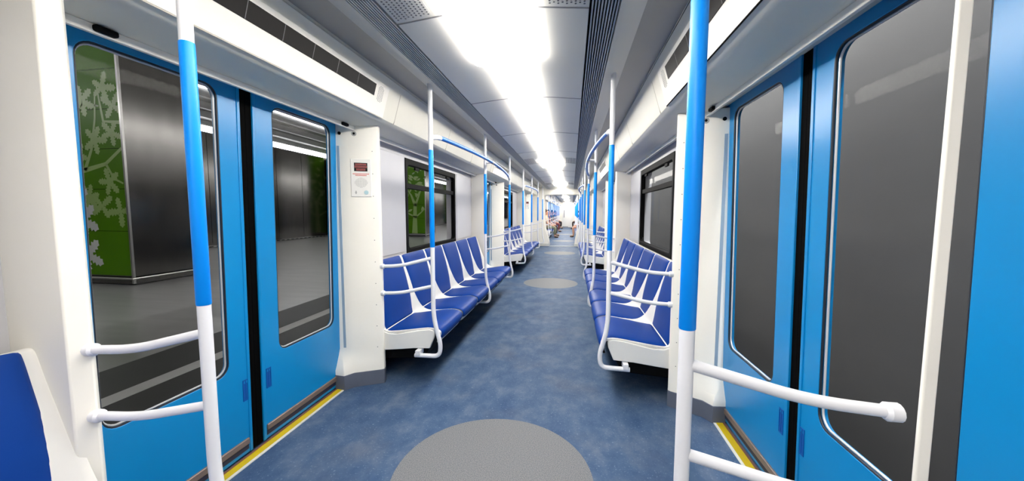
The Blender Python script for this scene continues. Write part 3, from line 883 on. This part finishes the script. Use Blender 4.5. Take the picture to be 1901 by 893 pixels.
def pylon(x1, y0, label, kind, h=5.2, w=1.25, dep=1.30):
    """x1: face towards the train; y0: the printed green face towards us"""
    t = thing('station_pylon', label, 'pylon', (0, 0, 0), 'green printed station pylons')
    x0 = x1 - w
    mb = MB(); mb.box(x0 + .01, x1, y0 + .02, y0 + dep, .14, h); mb.build('steel_cladding', 'steel', t, smooth=False)
    mb = MB(); mb.box(x0, x1 - .03, y0, y0 + .03, .16, h); g = mb.build('green_panel', 'green', t, smooth=False)
    mb = MB(); mb.box(x1 - .03, x1 + .004, y0 - .004, y0 + .03, .02, h); mb.build('corner_trim', 'steel_rail', t, smooth=False)
    mb = MB()
    for z in (.92, 1.63, 2.30, 2.95, 3.59, 4.24): mb.box(x0, x1 - .03, y0 - .001, y0 + .002, z - .004, z + .004)
    mb.build('tile_joint', 'void', g, smooth=False)
    mb = MB(); mb.box(x0 + .04, x1 - .04, y0 + .04, y0 + dep - .04, 0, .14); mb.build('plinth', 'steel', t, smooth=False)
    mb = MB(); mb.tube([(x0, y0 - .03, .11), (x1 + .03, y0 - .03, .11), (x1 + .03, y0 + dep, .11)], .018, 8); mb.build('bumper_rail', 'steel_rail', t)
    LIM[0], LIM[1] = x0 + .002, x1 - .032
    y = y0 - .0025; rnd = random.Random(int(abs(x1 * 10 + y0 * 7)))
    mb = MB()
    if kind == 'oak':
        X = lambda a: x1 - .03 - a
        decal_branch(mb, [(X(1.2), 1.9), (X(.8), 1.95), (X(.35), 2.05), (X(0), 2.3)], [.09, .08, .06, .05], y)
        decal_branch(mb, [(X(.80), 1.95), (X(.62), 2.3), (X(.5), 2.8), (X(.46), 3.2)], [.07, .05, .04, .03], y)
        decal_branch(mb, [(X(.42), 3.4), (X(.33), 2.75), (X(.0), 2.72)], [.03, .05, .06], y)
        decal_branch(mb, [(X(.35), 2.05), (X(.2), 1.8), (X(.02), 1.72)], [.05, .04, .03], y)
        decal_branch(mb, [(X(.95), 3.0), (X(.7), 3.05), (X(.4), 3.0)], [.05, .04, .03], y)
        for cx, cz, n_ in ((.75, 3.1, 6), (.3, 3.3, 5), (.18, 2.55, 5), (.55, 2.45, 5), (.3, 1.75, 5), (.75, 1.5, 6), (.95, 2.2, 5), (.12, 1.25, 4), (.85, 1.0, 3), (.5, 1.35, 4), (.12, 3.0, 4)):
            a0 = rnd.random() * 6
            for k in range(n_): decal_leaf(mb, OAK, X(cx), cz, .22 + .07 * rnd.random(), a0 + k * 2 * PI / n_ + rnd.uniform(-.15, .15), y - .0003 * k)
        mb.build('leaf_print', 'leaf_pale', g, smooth=False)
        mb = MB()
        for cx, cz in ((.93, 1.10), (.89, .50), (1.10, 1.7)):
            for k in range(5): decal_leaf(mb, OAK, X(cx), cz, .36, .5 + k * 2 * PI / 5, y - .002 - .0003 * k)
        mb.build('white_leaf_print', 'leaf_white', g, smooth=False)
    else:
        c = (x0 + x1) / 2
        decal_branch(mb, [(c - .02, .16), (c, .9), (c + .02, 1.6), (c - .18, 2.1), (c - .4, 2.4)], [.30, .22, .17, .09, .05], y)
        decal_branch(mb, [(c + .02, 1.55), (c + .2, 2.0), (c + .4, 2.5)], [.14, .09, .04], y)
        decal_branch(mb, [(c, 1.0), (c - .3, 1.15), (c - .55, 1.3)], [.10, .07, .04], y)
        decal_branch(mb, [(c, .95), (c + .3, 1.2), (c + .52, 1.4)], [.09, .06, .04], y)
        for k in range(46):
            px = c + rnd.uniform(-.54, .54); pz = rnd.uniform(1.15, 4.6)
            if abs(px - c) < .16 and pz < 1.9: continue
            decal_leaf(mb, PLAIN, px, pz, rnd.uniform(.2, .34), rnd.uniform(0, 6.28), y - .0002 * k)
        mb.build('leaf_print', 'leaf_pale', g, smooth=False)
    return t
pylon(-7.0, 5.0, 'green pylon with white and pale oak leaf print seen through first door, steel side', 'oak')
pylon(-6.95, 17.5, 'green pylon printed with a pale tree, seen through the bench window', 'tree', w=1.15)
pylon(-6.95, 30.0, 'distant green pylon glimpsed past the second doorway', 'tree', w=1.15)
pylon(-11.15, 17.3, 'green pylon sliver at the edge of the far leaf window', 'tree', w=.95, dep=.5)
pylon(-11.0, 38.0, 'thin green pylon close to the steel wall, past the printed tree', 'tree', w=.95, dep=.5)
t = thing('exit_sign', 'small glowing green exit sign on the station wall', 'sign', (-12.0, 26.2, .95), None)
mb = MB(); mb.box(-.05, .05, -.34, .34, 0, .56); mb.build('sign_box', 'black', t, bevel=.01)
mb = MB(); mb.box(.05, .056, -.32, .32, .02, .54); mb.build('sign_face', 'exit_green', t, smooth=False)

# ------------------------------------------------------------------ seated passengers in the next car
def person(s, y, label, top, legs, bare=False, hair='hair', lean=0.0, shoe='shoe'):
    t = thing('person', label, 'person', (s * .93, y, 0), 'seated passengers in the next car')
    # joints: local x towards the aisle is -s
    F = lambda f, yy, z: Vector((-s * f, yy, z))
    J = [F(.05, 0, .50), F(.02, 0, .68), F(.0 + lean, 0, .88), F(.02 + lean, 0, 1.02), F(.05 + lean, 0, 1.14), F(.06 + lean, 0, 1.24)]
    R_ = [.13, .125, .145, .10, .055, .10]
    E_ = [(0, 1), (1, 2), (2, 3), (3, 4), (4, 5)]
    hands = []
    def add(p, r, par):
        J.append(p); R_.append(r); E_.append((par, len(J) - 1)); return len(J) - 1
    J[4] = F(.045 + lean, 0, 1.10); R_[4] = .050; J[5] = F(.075 + lean, 0, 1.19); R_[5] = .098; mid_i = add(F(.075 + lean, 0, 1.25), .118, 5); top_i = add(F(.07 + lean, 0, 1.32), .098, mid_i)
    for q in (-1, 1):
        h = add(F(.10, q * .09, .49), .088, 0); k = add(F(.50, q * .11, .50), .066, h); a = add(F(.47, q * .11, .10), .042, k); fo = add(F(.52, q * .11, .05), .038, a); add(F(.66, q * .12, .04), .030, fo)
        sh = add(F(.01 + lean, q * .18, .99), .062, 3); el = add(F(.10 + lean, q * .24, .72), .044, sh); wr = add(F(.33, q * .13, .60), .030, el); hands.append((wr, add(F(.385, q * .115, .588), .030, wr), q))
    for wr, pm, q in hands:
        for f_, (dy, L_) in enumerate(((-.030, .070), (-.010, .080), (.010, .076), (.029, .060))):
            a_ = add(F(.410, q * (.115 + dy), .588), .011, pm); b_ = add(F(.410 + L_ * .55, q * (.115 + dy * 1.15), .580), .0095, a_); add(F(.410 + L_, q * (.115 + dy * 1.2), .562), .0085, b_)
        a_ = add(F(.375, q * .075, .592), .012, pm); add(F(.405, q * .058, .582), .010, a_)
    def skin(name, J, R_, E_, m, par, sub=2):
        me = bpy.data.meshes.new(name); me.from_pydata([tuple(p) for p in J], E_, []); me.materials.append(M[m])
        o = bpy.data.objects.new(name, me); COL.objects.link(o); o.parent = par
        md = o.modifiers.new('skin', 'SKIN'); md.use_smooth_shade = True
        for i, v in enumerate(me.skin_vertices[0].data): v.radius = (R_[i], R_[i]); v.use_root = (i == 0)
        sb = o.modifiers.new('sub', 'SUBSURF'); sb.levels = sub; sb.render_levels = sub
        return o
    skin('body', J, R_, E_, 'skin', t)
    g = .014
    skin('top_clothing', [J[0] + Vector((0, 0, -.05)), J[1], J[2], J[3] + Vector((0, 0, .0)), J[3] + Vector((0, 0, .05))], [.200, .175, .195, .155, .080], [(0, 1), (1, 2), (2, 3), (3, 4)], top, t)
    for q in (0, 1):
        b = 8 + q * 9
        skin('sleeve', [J[3].lerp(J[b + 5], .4), J[b + 5], J[b + 6]], [.085, .092, .066], [(0, 1), (1, 2)], top, t)
        if bare: skin('trouser_leg', [J[0], J[b], J[b].lerp(J[b + 1], .75)], [.12, .104, .086], [(0, 1), (1, 2)], legs, t)
        else: skin('trouser_leg', [J[0], J[b], J[b + 1], J[b + 2] + Vector((0, 0, .03))], [.13, .104, .082, .062], [(0, 1), (1, 2), (2, 3)], legs, t)
        skin('shoe', [J[b + 3] + Vector((s * .07, 0, .0)), J[b + 3], J[b + 4]], [.046, .050, .042], [(0, 1), (1, 2)], shoe, t, 1)
    hd = J[mid_i]
    skin('hair', [hd + F(-.055, 0, -.06), hd + F(-.045, 0, .01), hd + F(-.02, 0, .075), hd + F(.03, 0, .095)], [.085, .112, .112, .075], [(0, 1), (1, 2), (2, 3)], hair, t)
    # simple facial features
    mb = MB()
    for q in (-1, 1):
        mb = MB(); bmesh.ops.create_uvsphere(mb.bm, u_segments=8, v_segments=6, radius=.010, matrix=Matrix.Translation(hd + F(.082, q * .030, .01))); mb.build('eye', 'black', t)
    mb = MB(); mb.tube([hd + F(.078, 0, .008), hd + F(.104, 0, -.030), hd + F(.080, 0, -.036)], [.008, .014, .010], 8); mb.build('nose', 'skin', t)
    mb = MB(); mb.tube([hd + F(.074, -.022, -.062), hd + F(.082, 0, -.064), hd + F(.074, .022, -.062)], [.003, .006, .003], 8); mb.build('mouth', 'redink', t)
    for q in (-1, 1):
        mb = MB(); mb.tube([hd + F(.0, q * .080, .012), hd + F(-.006, q * .092, .004), hd + F(-.002, q * .082, -.030)], [.008, .013, .007], 8); mb.build('ear', 'skin', t)
    return t
person(-1, 17.95, 'seated person in beige top and olive trousers with dark hair, first on the platform side', 'beige', 'olive')
person(-1, 19.3, 'seated person in dark clothes behind the one in olive trousers', 'maroon', 'darkcloth', lean=.04)
person(-1, 23.4, 'seated person in brown clothes midway along the next car, platform side', 'darkcloth', 'maroon')
person(-1, 28.0, 'farthest seated person in navy on the platform side of the next car', 'navycloth', 'darkcloth')
person(1, 18.55, 'seated person with bare legs and dark shorts on the tunnel side', 'white_plastic', 'darkcloth', bare=True)
person(1, 27.4, 'seated person in a teal top far along the tunnel side', 'teal', 'darkcloth', lean=.12)

# ------------------------------------------------------------------ world, camera, view
w = bpy.data.worlds.new('world'); SC.world = w; w.use_nodes = True
w.node_tree.nodes['Background'].inputs['Color'].default_value = (.5, .5, .52, 1); w.node_tree.nodes['Background'].inputs['Strength'].default_value = .02

cam = bpy.data.cameras.new('camera'); co = bpy.data.objects.new('camera', cam); COL.objects.link(co)
yaw, pit, roll = math.radians(9.3166), math.radians(4.4683), math.radians(-.0672)
fwd = Vector((-math.sin(yaw) * math.cos(pit), math.cos(yaw) * math.cos(pit), -math.sin(pit)))
rt = Vector((math.cos(yaw), math.sin(yaw), 0)); dn = fwd.cross(rt)
c, s_ = math.cos(roll), math.sin(roll)
r2 = rt * c + dn * s_; d2 = rt * -s_ + dn * c
mw = Matrix.Identity(4)
for i in range(3): mw[i][0] = r2[i]; mw[i][1] = -d2[i]; mw[i][2] = -fwd[i]
mw.translation = Vector((.3564, 0, 1.25))
co.matrix_world = mw
cam.sensor_width = 36; cam.sensor_fit = 'HORIZONTAL'; cam.lens = 36 * 674.49 / 1901; cam.clip_start = .02; cam.clip_end = 300
SC.camera = co

v = SC.view_settings
v.view_transform = 'Standard'; v.look = 'None'; v.exposure = 0; v.gamma = 1; v.use_curve_mapping = False
cy = SC.cycles
cy.use_denoising = True
cy.max_bounces = 8; cy.diffuse_bounces = 4; cy.glossy_bounces = 4; cy.transmission_bounces = 4; cy.transparent_max_bounces = 12
cy.sample_clamp_indirect = 6; cy.caustics_reflective = False; cy.caustics_refractive = False
